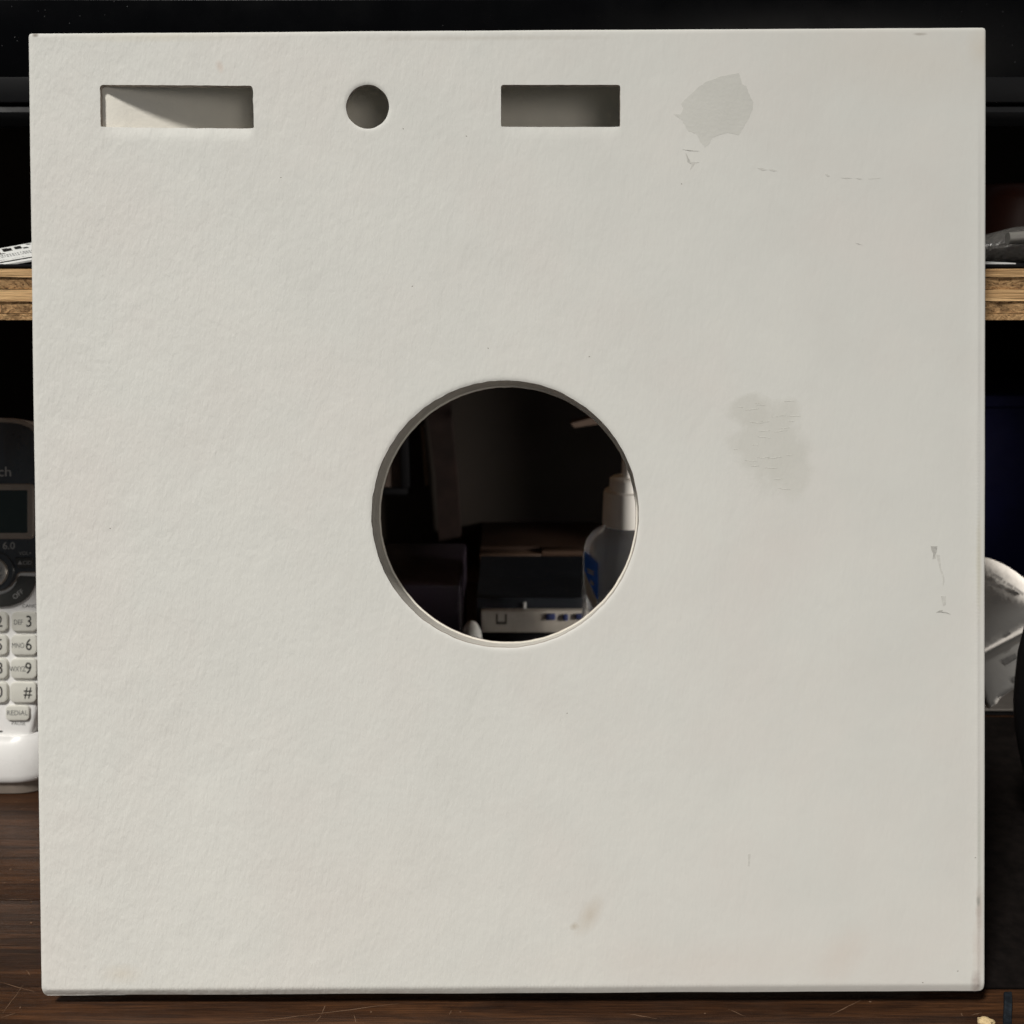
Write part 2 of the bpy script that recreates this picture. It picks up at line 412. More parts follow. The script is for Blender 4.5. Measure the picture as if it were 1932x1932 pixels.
base = k.mix(warm, base, (0.735, 0.690, 0.650))
fib = k.coord((1, 0.42, 1))
def blob(c, rx, ry, rot, col_, amt, soft=0.55, dist=0.5, nscale=260):
    global base
    cx, cy = c
    ca, sa = math.cos(rot), math.sin(rot)
    dx = k.math('SUBTRACT', sep.outputs[0], cx); dy = k.math('SUBTRACT', sep.outputs[1], cy)
    a = k.math('DIVIDE', k.math('ADD', k.math('MULTIPLY', dx, ca), k.math('MULTIPLY', dy, sa)), rx)
    b = k.math('DIVIDE', k.math('SUBTRACT', k.math('MULTIPLY', dy, ca), k.math('MULTIPLY', dx, sa)), ry)
    r = k.math('SQRT', k.math('ADD', k.math('MULTIPLY', a, a), k.math('MULTIPLY', b, b)))
    nz = k.math('MULTIPLY', k.math('SUBTRACT', k.noise(v, nscale, 4, .7), 0.5), dist * 2)
    m = k.ramp(k.math('ADD', r, nz), [(max(0, 1 - soft), amt), (1.0, 0.0)])
    base = k.mix(m, base, col_)
blob(UV(1112, 1728), .0040, .0085, -0.5, (0.56, 0.49, 0.40), 0.55, 0.95, .35, 130)
blob(UV(1083, 1748), .0018, .0016, 0, (0.48, 0.42, 0.33), 0.6, 0.9)
blob(UV(1848, 1712), .0015, .0100, 0, (0.56, 0.50, 0.45), 0.8, 0.7, .5)
blob(UV(1846, 1790), .0024, .0140, 0, (0.62, 0.55, 0.50), 0.55, 0.8, .4)
blob(UV(1842, 1855), .0022, .0052, 0, (0.46, 0.41, 0.38), 0.8, 0.7, .5)
blob(UV(1846, 1700), .0010, .0022, 0, (0.36, 0.36, 0.33), 0.8, 0.7, .6)
blob(UV(1853, 90), .0060, .0080, 0, (0.66, 0.60, 0.50), 0.45, 0.9, .3)
blob(UV(1848, 1590), .0010, .0250, 0, (0.60, 0.61, 0.55), 0.6, 0.8, .4)
blob(UV(1847, 1060), .0012, .0220, 0, (0.64, 0.61, 0.50), 0.6, 0.8, .5)
blob(UV(1590, 1800), .0085, .0140, -0.6, (0.69, 0.62, 0.56), 0.5, 0.95, .3, 90)
blob(UV(230, 1838), .0080, .0040, 0, (0.66, 0.60, 0.51), 0.5, 0.95, .35, 110)
blob(UV(900, 72), .0500, .0011, 0, (0.58, 0.55, 0.49), 0.5, 0.9, .6, 240)
blob(UV(300, 69), .0400, .0020, 0, (0.69, 0.65, 0.55), 0.6, 0.9, .3, 200)
blob(UV(66, 66), .0013, .0010, 0, (0.20, 0.17, 0.14), 0.8, 0.7, .6)
blob(UV(1735, 64), .0030, .0006, 0, (0.38, 0.35, 0.31), 0.7, 0.8, .6)
blob(UV(415, 125), .0016, .0028, 0.3, (0.66, 0.54, 0.46), 0.5, 0.9, .4)
blob(UV(1450, 840), .0135, .0165, 0.25, (0.632, 0.622, 0.576), 0.75, 0.35, .55, 110)
blob(UV(1492, 890), .0085, .0100, 0, (0.640, 0.630, 0.582), 0.65, 0.4, .6, 140)
blob(UV(1415, 775), .0085, .0062, 0, (0.625, 0.614, 0.568), 0.75, 0.35, .5, 130)
blob(UV(1480, 775), .0060, .0050, 0, (0.640, 0.630, 0.582), 0.6, 0.4, .6, 130)
blob(UV(700, 1690), .05, .03, 0.3, (0.700, 0.665, 0.620), 0.35, 0.95, .4, 40)
blob(UV(150, 1000), .02, .08, 0.1, (0.715, 0.675, 0.640), 0.35, 0.95, .4, 40)
blob(UV(1700, 110), .05, .018, -0.1, (0.690, 0.640, 0.575), 0.35, 0.95, .4, 50)
blob(UV(1350, 1815), .09, .010, 0, (0.700, 0.650, 0.600), 0.35, 0.95, .5, 60)
for a in ((880, 257), (761, 243), (1286, 347), (208, 997), (921, 657), (1070, 1346), (530, 335), (1112, 673), (1840, 1618), (1807, 1832), (1741, 1854), (1710, 1893), (368, 231), (778, 540)):
    blob(UV(*a), .00034, .00022, random.uniform(-1, 1), (0.20, 0.18, 0.15), 0.85, 0.6, .3, 900)
k.col(base); k.rough(0.62); k.spec(0.22)
h1 = k.noise(fib, 850, 3, 0.55, 0.3); h2 = k.noise(fib, 260, 3, 0.5, 0.3); h3 = k.noise(k.coord((1, 0.7, 1)), 62, 3, 0.5, 0.6)
# fibre relief is stronger toward the hinge side
amt = k.ramp(k.math('ADD', k.math('MULTIPLY', sep.outputs[0], 3.0), 0.5), [(0.0, 1.15), (0.40, 0.72), (0.75, 0.32), (1.0, 0.25)])
b1 = k.n("ShaderNodeBump"); b1.inputs["Distance"].default_value = 0.00044; k.link(k.math('MULTIPLY', h3, amt), b1.inputs["Height"])
b2 = k.n("ShaderNodeBump"); b2.inputs["Distance"].default_value = 0.00024; k.link(k.math('MULTIPLY', h2, amt), b2.inputs["Height"]); k.link(b1.outputs[0], b2.inputs["Normal"])
b3 = k.n("ShaderNodeBump"); b3.inputs["Distance"].default_value = 0.00016; k.link(k.math('MULTIPLY', h1, amt), b3.inputs["Height"]); k.link(b2.outputs[0], b3.inputs["Normal"])
k.link(b3.outputs[0], k.b.inputs["Normal"])
M_paper = k.m
M_cut = plain("cut_board_edge", (0.46, 0.40, 0.35), 0.9, 0.1, 0.16, 500, 0.0003, 1500)
M_inner = plain("liner_board", (0.88, 0.845, 0.765), 0.75, 0.15, 0.02, 90, 0.00012, 700)
outer = [outer_loop(0.0, .0012)] + [outer_loop(d, .0012) for d in (.00025, .0006, .0011, .0019, .0024, .0028, .0031, .0034, .0038)]
front = build_sheet(outer, holes, 0.0032, n_front, T, (.00025, .0006, .0012, .0022, .0036), .00018)
link("front_panel", front, [M_paper, M_cut], box, world=False, angle=55)
# bowed liner board behind the front panel
UC = UV(201, 200, -T).x
def liner_d(u):
    s = u - UC
    return 0.0 if s <= 0 else .0200 * (1 - math.exp(-s / .046))
def n_liner(p, back=False): return -(T + .00015 + liner_d(p.x))
o_l = BMi @ CAM
def liner_hit(px, py):
    d = BMi.to_3x3() @ ray(px, py); n = -T - .015
    for _ in range(12):
        t = (n - o_l.z) / d.z; q = o_l + d * t; n = n_liner(q)
    return Vector((q.x, q.y))
hole_l = [liner_hit(*p) for p in circ_px(959, 971, 241, 240.5, 200)]
if area(hole_l) < 0: hole_l = hole_l[::-1]
hole_l = [p + (p - hb_c).normalized() * noise.noise((p.x * 380, p.y * 380, 77)) * .00016 for p in hole_l]
mx, my = BW/2 - .0035, BH/2 - .0030
def liner_outer(i):
    l = [Vector(p) for p in ((-BW/2 + .0012 + i, -my + i), (mx - i, -my + i), (mx - i, my - i), (-BW/2 + .0012 + i, my - i))]
    return dens(l, .004)
liner = build_sheet([liner_outer(0), liner_outer(.002)], [hole_l], 0.005, n_liner, .0012, (.0006, .002), .0001)
link("liner_board", liner, [M_inner, M_cut], box, world=False, angle=50)
# paper collar lining the round hole from front to liner
hc2 = sum(hole_l, Vector((0, 0))) / len(hole_l)
def by_angle(l, c, n, grow=0.0):
    out = []
    for i in range(n):
        a = -math.pi + 2 * math.pi * i / n; best = min(l, key=lambda p: abs((math.atan2(p.y - c.y, p.x - c.x) - a + math.pi) % (2 * math.pi) - math.pi)); rr0 = (best - c).length + grow
        out.append(Vector((c.x + rr0 * math.cos(a), c.y + rr0 * math.sin(a))))
    return out
NC = 160; fa, fb = by_angle(holes[3], hb_c, NC, .00012), by_angle(hole_l, hc2, NC, .0005)
fo, fp2 = by_angle(holes[3], hb_c, NC, .00055), by_angle(hole_l, hc2, NC, .0009)
def nb(p): return -(T + liner_d(p.x)) + .0002
cr_rings = [[Vector((p.x, p.y, -T * .8)) for p in fa]]
for t in (.33, .66, 1): cr_rings.append([Vector((a.x * (1-t) + b.x * t, a.y * (1-t) + b.y * t, -T * .8 * (1-t) + nb(b) * t)) for a, b in zip(fa, fb)])
cr_rings.append([Vector((p.x, p.y, nb(p))) for p in fp2]); cr_rings.append([Vector((p.x, p.y, -T - .0001)) for p in fo])
link("hole_collar", loft_me(cr_rings, False, False), plain("collar_paper", (0.72, 0.69, 0.63), 0.85, 0.1, 0.05, 300, 0.0001, 900), box, world=False, angle=60)
# top, bottom and right walls close the shallow box; the bottom wall stands a little proud and carries it
def wall_strip(side):
    n = 40; vs = []; fs = []
    for i in range(n + 1):
        t = i / n
        if side in ('top', 'bottom'):
            u = -BW/2 + (.006 if side == 'top' else .016) + (BW - (.012 if side == 'top' else .032)) * t; d = liner_d(u) + .0012; nf = T + .0001 if side == 'top' else T + .012
            if side == 'top': y0, y1 = BH/2 - .0026, BH/2 - .0014
            else: y0, y1 = -BH/2 - (.0092 - .0020 * t), -BH/2 + .0022
            vs += [(u, y0, -nf), (u, y1, -nf), (u, y1, -nf - d - .0004), (u, y0, -nf - d - .0004)]
        else:
            y = -BH/2 + .003 + (BH - .006) * t; d = liner_d(BW/2) + .0012
            vs += [(BW/2 - .0034, y, -T - .0001), (BW/2 - .0022, y, -T - .0001), (BW/2 - .0022, y, -T - d), (BW/2 - .0034, y, -T - d)]
        if i:
            a, b = 4 * (i - 1), 4 * i
            for s in range(4): fs.append((a + s, b + s, b + (s + 1) % 4, a + (s + 1) % 4))
    fs += [(3, 2, 1, 0), tuple(4 * n + s for s in range(4))]
    bm = bmesh.new(); bm.from_mesh(mesh(vs, fs)); return bm_mesh(bm)
for s in ('top', 'bottom', 'right'): link("side_wall", wall_strip(s), M_inner, box, world=False)

# torn paper residue and scuffs on the front
def patch(name, pts, mat_, h=.00007, sub=3, rag=.6, label=None):
    pts = [Vector(p) for p in pts]; out = []
    for a, b in zip(pts, pts[1:] + pts[:1]):
        d = b - a; nn = Vector((-d.y, d.x)).normalized()
        for i in range(sub): out.append(a + d * i / sub + nn * (random.uniform(-rag, rag) if i else 0))
    c = [UV(*p) for p in out]
    z = [n_front(p) for p in c]
    me = prism_me([(p.x, p.y) for p in c], -0.00004, h)
    for vtx in me.vertices: vtx.co.z += n_front(Vector((vtx.co.x, vtx.co.y))) + .00002
    o = link(name, me, mat_, box, world=False, smooth=False)
    if label: o['label'] = label
    return o
M_res = plain("paper_residue", (0.640, 0.632, 0.590), 0.75, 0.12, 0.03, 40, 0.0001, 800)
def cz(x, y): return ((1900 + x * .4141) / 1.5652, (150 + y * .4141) / 1.5652)
patch("paper_residue", [cz(*p) for p in ((680, 158), (560, 180), (450, 218), (380, 270), (300, 345), (268, 378), (285, 410), (262, 455), (215, 452), (280, 500), (322, 575), (375, 588), (410, 655), (438, 688), (468, 665), (492, 620), (600, 585), (680, 602), (712, 545), (752, 480), (776, 425), (785, 365), (750, 300), (735, 250), (704, 240))], M_res, .000015, 5, .8)
M_sc1 = plain("scuff_grey", (0.24, 0.235, 0.225), 0.8, 0.1, 0.25, 900)
M_sc2 = plain("scuff_pale", (0.63, 0.62, 0.58), 0.8, 0.1, 0.06, 900)
M_sc3 = plain("scuff_mid", (0.48, 0.47, 0.44), 0.8, 0.1, 0.15, 900)
def ce(x, y): return ((2700 + x * .4143) / 1.5652, (1500 + y * .4143) / 1.5652)
patch("scuff", [ce(*p) for p in ((118, 272), (165, 272), (160, 310), (150, 338), (152, 362), (130, 364), (136, 330), (122, 300))], M_sc3, .00003, 2, .25)
patch("scuff", [ce(*p) for p in ((155, 333), (182, 334), (190, 425), (212, 480), (216, 525), (204, 560), (204, 500), (186, 450))], M_sc2, .00003, 2, .25)
patch("scuff", [ce(*p) for p in ((190, 627), (226, 627), (224, 690), (205, 700))], M_sc2, .00003, 2, .25)
patch("scuff", [ce(*p) for p in ((155, 746), (180, 730), (205, 728), (195, 738), (235, 744), (262, 762), (225, 750), (175, 744))], M_sc3, .00003, 2, .15)
patch("scuff", [cz(*p) for p in ((278, 704), (330, 708), (400, 716), (330, 716))], M_sc3, .00003, 2, .15)
patch("scuff", [cz(*p) for p in ((300, 725), (312, 790), (400, 796), (370, 802), (332, 850), (345, 810), (318, 796))], M_sc2, .00003, 2, .15)
for a, b in (((815, 838), (880, 850)), ((895, 848), (955, 856)), ((1295, 882), (1330, 892)), ((1410, 906), (1490, 908)), ((1515, 908), (1560, 914)), ((1600, 914), (1690, 908))):
    patch("scuff", [cz(*a), cz((a[0] + b[0]) / 2, a[1] - 3), cz(*b), cz((a[0] + b[0]) / 2, b[1] + 5)], M_sc2, .00003, 2, .2)
patch("scuff", [(1614, 459), (1620, 459.5), (1627, 462.5), (1620, 461)], M_sc3, .00003, 2, .1)
patch("scuff", [(1411, 1612), (1416, 1610), (1414, 1634), (1411, 1634)], M_sc2, .00003, 2, .2)
# wrinkled fibres in the rubbed patch
M_wr = plain("paper_fibre", (0.685, 0.675, 0.625), 0.85, 0.1, 0.03, 400)
vs, fs = [], []
for q in range(26):
    x = random.gauss(1455, 32); y = random.uniform(752, 925); L = random.uniform(8, 26); sl = random.uniform(-.12, .10)
    if y < 800: x -= 15
    p0 = len(vs); n = 6
    for i in range(n + 1):
        t = i / n; xx, yy = x + L * (t - .5), y + sl * L * t + random.uniform(-.5, .5); wv = .55 * math.sin(math.pi * min(max(t, .05), .95)) + .1
        for s, hh in ((-1, 0.00001), (0, .00007), (1, 0.00001)):
            p = UV(xx, yy + s * wv); vs.append((p.x, p.y, n_front(p) + hh))
        if i:
            a, b = p0 + 3 * (i - 1), p0 + 3 * i
            fs += [(a, a + 1, b + 1, b), (a + 1, a + 2, b + 2, b + 1)]
link("paper_fibres", mesh(vs, fs), M_wr, box, world=False, kind='stuff')

# ================================================================== MONITOR
M_gloss = plain("gloss_black", (0.002, 0.0021, 0.0026), 0.25, 0.10, 0.1, 20)
M_gloss2 = plain("satin_black", (0.008, 0.008, 0.009), 0.55, 0.22, 0.1, 40, 0.00004, 1500)
M_matte = plain("matte_black", (0.005, 0.005, 0.006), 0.7, 0.12, 0.1, 40, 0.0001, 1500)
MY = 0.452
def zpy(py): return PY(966, py, MY).z
mon = empty("monitor", (0, MY + .02, zs[0]), "glossy black computer monitor standing on the plywood shelf behind the white box", "monitor")
zb, zg, zt = zpy(240), zpy(198), zpy(-5)
xw = 0.31
link("bezel", box_me(-xw, xw, MY, MY + .03, zg, zt, .0012, 3), M_gloss, mon)
k = NT("screen_glow"); k.col((0.01, 0.012, 0.011)); k.rough(0.2)
k.b.inputs["Emission Color"].default_value = (0.30, 0.42, 0.30, 1); k.b.inputs["Emission Strength"].default_value = 0.10
link("screen", box_me(-xw + .012, xw - .012, MY + .003, MY + .028, zt - .0008, zt + .42), k.m, mon)
for x0, x1 in ((-xw, -xw + .0118), (xw - .0118, xw)):
    link("bezel", box_me(x0, x1, MY + .0004, MY + .03, zt + .0002, zt + .432, .001), M_gloss, mon)
link("bezel", box_me(-xw, xw, MY + .0006, MY + .03, zt + .4202, zt + .434, .001), M_gloss, mon)
# rolled lower lip: a profile swept along the width
prof = [(0.0016, zg - .0003), (-.0010, zg - .0010), (-.0022, zg - .003), (-.0018, (zg + zb) / 2), (-.0006, zb + .0022), (.001, zb + .0006), (.004, zb), (.010, zb + .001), (.010, zg - .0003)]
link("lower_lip", loft_me([[Vector((x, MY + a, b)) for a, b in prof] for x in (-xw, xw)]), M_gloss2, mon, angle=30)
# softer strip between the glossy face and the lip
link("speaker_strip", box_me(-xw + .001, xw - .001, MY - .0012, MY + .001, zg + .0008, zpy(146), .0005), M_gloss2, mon)
link("back_shell", loft_me([[Vector((x, MY + y, z)) for x, z in rrect(-xw + ins, xw - ins, zb + .01 + ins, zt + .425 - ins, .012)] for y, ins in ((.0305, 0), (.045, .01), (.06, .07))]), M_matte, mon)
link("neck", box_me(-.035, .035, MY + .035, MY + .055, zs[0] + .010, zb + .09, .006, 3), M_matte, mon)
link("foot", loft_me([[Vector((x, y, z)) for x, y in rrect(-.10 + i, .10 - i, MY - .03 + i, MY + .11 - i, .03)] for z, i in ((zs[0] + .0003, 0), (zs[0] + .006, .0006), (zs[0] + .009, .004), (zs[0] + .0102, .012))]), M_matte, mon)
M_dust = plain("dust", (0.10, 0.10, 0.105), 0.9, 0.1)
vs, fs = [], []
def speck(px, py, Y, r):
    c = PY(px, py, Y - .00012); b = len(vs)
    for q in range(6): vs.append(c + Vector((math.cos(q*1.047) * r * random.uniform(.5, 1.4), 0, math.sin(q*1.047) * r * random.uniform(.5, 1.4))))
    fs.append(tuple(range(b, b + 6)))
for a in ((72, 21), (85, 19), (84, 31), (151, 30), (198, 28), (28, 70), (33, 77), (4, 86), (131, 44), (22, 12), (1814, 22), (1862, 8)): speck(*a, MY, random.uniform(.00012, .00022))
for a in ((1892, 22), (1892, 49), (1910, 85), (1915, 117), (835, 48), (240, 12), (215, 3)): speck(*a, MY, random.uniform(.00012, .00022))
link("dust_specks", mesh(vs, fs), M_dust, mon, kind='stuff', smooth=False)

# ================================================================== THINGS ON THE SHELF
M_white = plain("white_card", (0.86, 0.86, 0.84), 0.5, 0.3, 0.02, 60)
M_ink = plain("black_print", (0.012, 0.011, 0.011), 0.5, 0.3)
M_inkg = plain("grey_print", (0.36, 0.36, 0.36), 0.5, 0.3)
zt0 = zs[0]
cy = SY + .016
case_pts = [(-.30, 0), (.30, 0)]
a0 = PY(-60, 512, SY + .006); a1 = PY(62, 505, SY + .006)
case = tag(link("flat_case", box_me(a0.x - .2, -0.105, SY + .004, SY + .36, zt0 + .0003, zt0 + .0014, .0004), M_matte), "thin flat black case lying on the shelf under the white printed card, enlarged beyond it", "case")  # enlarged beyond the card to cut light bouncing off the shelf top
# card: a plane through four measured corners, sloping up to the rear
c_fl, c_fr = P(-40, 507, SHD + .006), P(90, 485, SHD + .008)
c_rl, c_rr = P(-40, 476, SHD + .045), P(90, 452, SHD + .050)
card = empty("printed_card", (c_fl + c_fr) / 2, "white card with black blocks and small grey print leaning on the shelf edge at left", "card")
def card_pt(s, t, h=0.0):
    p = (c_fl * (1 - s) + c_fr * s) * (1 - t) + (c_rl * (1 - s) + c_rr * s) * t
    n = (c_fr - c_fl).cross(c_rl - c_fl).normalized(); return p + n * h
def card_slab(name, quad, h0, h1, m_):
    q = [card_pt(*p, h0) for p in quad] + [card_pt(*p, h1) for p in quad]
    fs = [(3, 2, 1, 0), (4, 5, 6, 7)] + [(i, (i + 1) % 4, 4 + (i + 1) % 4, 4 + i) for i in range(4)]
    return link(name, mesh(q, fs), m_, card, smooth=False)
card_slab("card_stock", [(0, 0), (1, 0), (1, 1), (0, 1)], -.0006, 0, M_white)
card_slab("border_line", [(0, .10), (1, .10), (1, .16), (0, .16)], 0, .00006, M_ink)
def cblk(x0, x1, t0, t1, sk=.03): return [(x0 + sk * 0, t0), (x1, t0), (x1 - sk, t1), (x0 - sk, t1)]
for x0, x1, t0, t1 in ((.36, .49, .72, .90), (.36, .43, .86, .93), (.53, .63, .74, .92), (.66, .73, .70, .78), (.22, .33, .60, .78), (.33, .39, .60, .64), (.24, .31, .56, .60), (.10, .20, .72, .90), (.70, .76, .90, .95)):
    card_slab("print_block", cblk(x0, x1, t0, t1), 0, .00006, M_ink)
rr = random.Random(3)
for t0, t1, x in ((.46, .56, .30), (.37, .45, .22), (.22, .26, .20)):
    vs, fs = [], []
    while x < .98:
        wd = rr.uniform(.012, .035); q = [card_pt(x, t0 + rr.uniform(0, .03), .00005), card_pt(x + wd, t0, .00005), card_pt(x + wd - .01, t1 - rr.uniform(0, .03), .00005), card_pt(x - .01, t1, .00005)]
        b = len(vs); vs += q; fs.append((b, b + 1, b + 2, b + 3)); x += wd + rr.uniform(.006, .018)
    link("small_print", mesh(vs, fs), M_inkg, card, smooth=False, kind='stuff')

M_amber = plain("red_brown_wood", (0.060, 0.017, 0.009), 0.45, 0.4, 0.25, 18)
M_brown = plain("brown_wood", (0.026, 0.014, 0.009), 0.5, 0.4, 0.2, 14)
b0 = PY(1845, 470, .55); b1 = PY(1902, 352, .55)
tag(link("amber_jar", loft_me([[Vector((b0.x + .022 + math.cos(a) * r, .57 + math.sin(a) * r, z)) for a in [2 * math.pi * i / 28 for i in range(28)]] for r, z in ((.018, zt0 + .0003), (.021, zt0 + .003), (.021, b1.z - .006), (.018, b1.z), (.015, b1.z + .002))]), M_amber), "dark red brown jar standing at the back of the shelf, right of the white box", "jar")
pl0, pl1 = PY(1850, 462, .42), PY(2010, 448, .42)
# clear plastic sleeve with a pale glint on the right of the shelf
k = NT("clear_plastic"); k.col((0.5, 0.47, 0.44)); k.rough(0.22); k.b.inputs["Transmission Weight"].default_value = 0.85; k.spec(0.6)
v = k.coord(); k.bump(k.noise(v, 70, 3, 0.5, 1.5), 0.003); M_clear = k.m
rings = []
for i in range(13):
    t = i / 12; x = pl0.x - .004 + .075 * t; r = .0085 * (0.35 + .65 * math.sin(math.pi * (0.12 + .70 * t))) ; cz_ = zt0 + .0018 + r * 0.9
    rings.append([Vector((x, .415 + 1.8 * r * math.cos(a), cz_ + r * .9 * math.sin(a) + noise.noise((x * 120, math.cos(a) * 2, math.sin(a) * 2)) * .0012)) for a in [2 * math.pi * q / 18 for q in range(18)]])
tag(link("plastic_bag", loft_me(rings), M_clear), "crumpled clear plastic bag lying on a white sheet at the right of the shelf", "plastic bag")
M_tip = plain("grey_plug", (0.42, 0.40, 0.37), 0.4, 0.4)
t0 = PY(1901, 450, .40); t1 = PY(1985, 444, .40)
tag(link("pale_rod", tube_me([t0 + (t1 - t0) * i / 6 for i in range(7)], .0023, 12), plain("pale_rod", (0.20, 0.19, 0.175), 0.35, 0.5)), "short pale grey rod lying across the clear plastic on the shelf", "rod")
s0 = PY(1840, 498, SY + .012); s1 = PY(1912, 496, SY + .012)
tag(link("paper_sheet", box_me(s0.x, s1.x, SY + .010, SY + .070, zt0 + .0014, zt0 + .0018), M_white), "white paper sheet edge under the plastic bag on the right of the shelf", "paper")
tag(link("black_tray", box_me(.105, .42, SY + .006, SY + .36, zt0 + .0003, zt0 + .0013, .0003), M_matte), "thin black tray, extended far back, under the white sheet on the right of the shelf", "tray")  # extended far back so the bright shelf top reflects less light upward

# ================================================================== CORDLESS PHONE
PD = 0.477
U = PD / FPX                                # metres per measuring unit in the plane of the handset
phone = empty("cordless_phone", P(-7, 1300, PD), "white and black cordless telephone standing in its charger left of the box", "telephone", rot=CROT)
M_pw = plain("phone_white", (0.86, 0.85, 0.835), 0.28, 0.5, 0.01, 60)
M_pb = plain("phone_black", (0.046, 0.052, 0.058), 0.30, 0.5, 0.1, 60)
M_key = plain("key_grey", (0.66, 0.65, 0.59), 0.45, 0.4, 0.03, 200)
M_dk = plain("button_dark", (0.055, 0.056, 0.052), 0.4, 0.4, 0.05, 200)
M_tp = plain("trim_taupe", (0.30, 0.255, 0.215), 0.35, 0.5, 0.05, 200)
M_gt = plain("grey_lettering", (0.12, 0.12, 0.12), 0.5, 0.3)
M_gl = plain("light_lettering", (0.40, 0.40, 0.39), 0.5, 0.3)
M_lcd = plain("lcd_glass", (0.020, 0.030, 0.026), 0.12, 0.5, 0.05, 60)
M_sil = plain("silver_button", (0.55, 0.52, 0.47), 0.3, 0.5, 0.03, 100, Metallic=0.6)
def L(px, py): return ((px + 7) * U, (1300 - py) * U)
def mirror(pts): return pts + [(-14 - x, y) for x, y in pts[::-1]]
def ph(name, pxpts, z0, z1, mat_, bev=0.0004, seg=2, parent=phone, angle=35):
    me = prism_me([L(*p) for p in pxpts], z0, z1, bev, seg); return link(name, me, mat_, parent, world=False, angle=angle)
def ptext(s, px, py, capspx, mat_, z, parent=phone, rot=0.0, name="lettering", bold=0.0, sx=1.0, align='CENTER'):
    me = text_me(s, capspx * U / 0.69, align, bold=bold); x, y = L(px, py)
    me.transform(Matrix.Translation((x, y, z)) @ Matrix.Rotation(rot, 4, 'Z') @ Matrix.Diagonal((sx, 1, 1, 1)))
    return link(name, me, mat_, parent, world=False, smooth=False)
half = [(-7, 788), (20, 788.5), (45, 792), (62, 799), (73, 810), (79, 828), (81, 860), (82, 1000), (82, 1120), (80, 1220), (76, 1290), (70, 1340), (63, 1375), (58, 1400)]
body = ph("handset", mirror(half), -.024, 0, M_pw, .0022, 4)
rim = [(-7, 789.5), (20, 790), (44, 793.5), (60, 800), (70, 810.5), (75.5, 828), (77, 860), (77.5, 1000), (77.5, 1081)]
rim_o = ph("top_rim", mirror(rim + [(40, 1081), (35, 1084.5), (31.5, 1095), (22, 1106.5), (10, 1113.5), (-6.9, 1117)]), -.001, .0007, M_tp, .0004)
fp = [(-7, 797), (20, 797.5), (42, 801), (57, 807), (66, 816), (71.5, 832), (73, 862), (74, 1000), (74.5, 1078.5), (40, 1079), (34, 1082.5), (30, 1093.5), (21, 1105), (9.5, 1112), (-6.9, 1115)]
ph("face_plate", mirror(fp), .0002, .0012, M_pb, .0004)
ph("display_frame", [(x, y) for x, y in rrect(-82, 68, 912.5, 1017, 9)][::-1], .0008, .0024, M_tp, .0008, 3)
ph("display", [(x, y) for x, y in rrect(-71, 56.5, 925, 1005.5, 2)][::-1], .0020, .00252, M_lcd, .0001)
ptext("vtech", -7, 891, 18, M_gl, .00124, bold=.00002, sx=1.12)
ptext("DECT 6.0", 31, 1030, 13, M_gl, .00124, bold=.00003, sx=1.05, align='RIGHT')
ph("navigation_ring", [(-7 + 38 * math.cos(t), 1078 + 38 * math.sin(t)) for t in [2*math.pi*i/48 for i in range(48)]][::-1], .0009, .0022, M_pb, .0008, 3)
sb = ph("select_button", [(-7 + 27 * math.cos(t), 1079 + 27 * math.sin(t)) for t in [2*math.pi*i/40 for i in range(40)]][::-1], .0018, .0036, M_sil, .0009, 3)
ptext("MENU", -7, 1074, 8, M_gt, .00364, sx=1.1); ptext("SELECT", -7, 1088, 8, M_gt, .00364, sx=1.0)
ph("volume_button", [(31.7, 1052), (64.5, 1052), (67.5, 1070.7), (37.7, 1071.7)][::-1], .0008, .0024, M_dk, .0004)
ph("volume_button", [(-14 - x, y) for x, y in ((31.7, 1052), (64.5, 1052), (67.5, 1070.7), (37.7, 1071.7))], .0008, .0024, M_dk, .0004)
ptext("VOL+", 50, 1044, 6.5, M_gl, .00124); ptext("\u25b2CID", 51, 1061.5, 7, M_gl, .00244)
off = [(38.5, 1086), (70.5, 1087.5), (69.4, 1098), (63, 1112), (55.6, 1124), (48, 1131), (39.7, 1136.5), (30, 1140.5), (19.8, 1143.6), (6, 1145.2), (-5.5, 1145.5), (-5.5, 1122.6), (2, 1121.5), (13, 1117.5), (21, 1113), (27, 1107.5), (32, 1099), (35, 1090)]
ph("talk_button", off[::-1], -.0004, .0014, M_dk, .0005)
ph("talk_button", [(-14 - x, y) for x, y in off], -.0004, .0014, M_dk, .0005)
ptext("OFF", 37, 1121, 9, M_gl, .00144, rot=R(38), bold=.00002)
ptext("CANCEL", 60, 1143.5, 6, M_gt, .00004, sx=1.1)
rows = [(1154, 1191.5, ("", "1"), ("ABC", "2"), ("DEF", "3")), (1197, 1236, ("GHI", "4"), ("JKL", "5"), ("MNO", "6")), (1241, 1280.5, ("PQRS", "7"), ("TUV", "8"), ("WXYZ", "9")), (1285.6, 1325.6, ("", "*"), ("OPER", "0"), ("", "#"))]
for r_, (ya, yb, ka, kb, kc) in enumerate(rows):
    sh = (0, -.7, -1.8, -3.5)[r_]
    for cidx, (ltr, dg_) in ((-1, ka), (0, kb), (1, kc)):
        xc = -7 + (55.5 + sh * .6) * cidx; hw = 25.0 if cidx else 24
        kk = ph("key", rrect(xc - hw, xc + hw, ya, yb, 10)[::-1], -.0005, .0015, M_key, .0007, 3)
        if ltr: ptext(ltr, xc - 11, (ya + yb) / 2 + 1, 9.5, M_gt, .00153, kk, sx=.74)
        ptext(dg_, xc + (9 if ltr or dg_ == '#' else 0), (ya + yb) / 2, 21, M_ink, .00153, kk, bold=.00003, sx=.86)
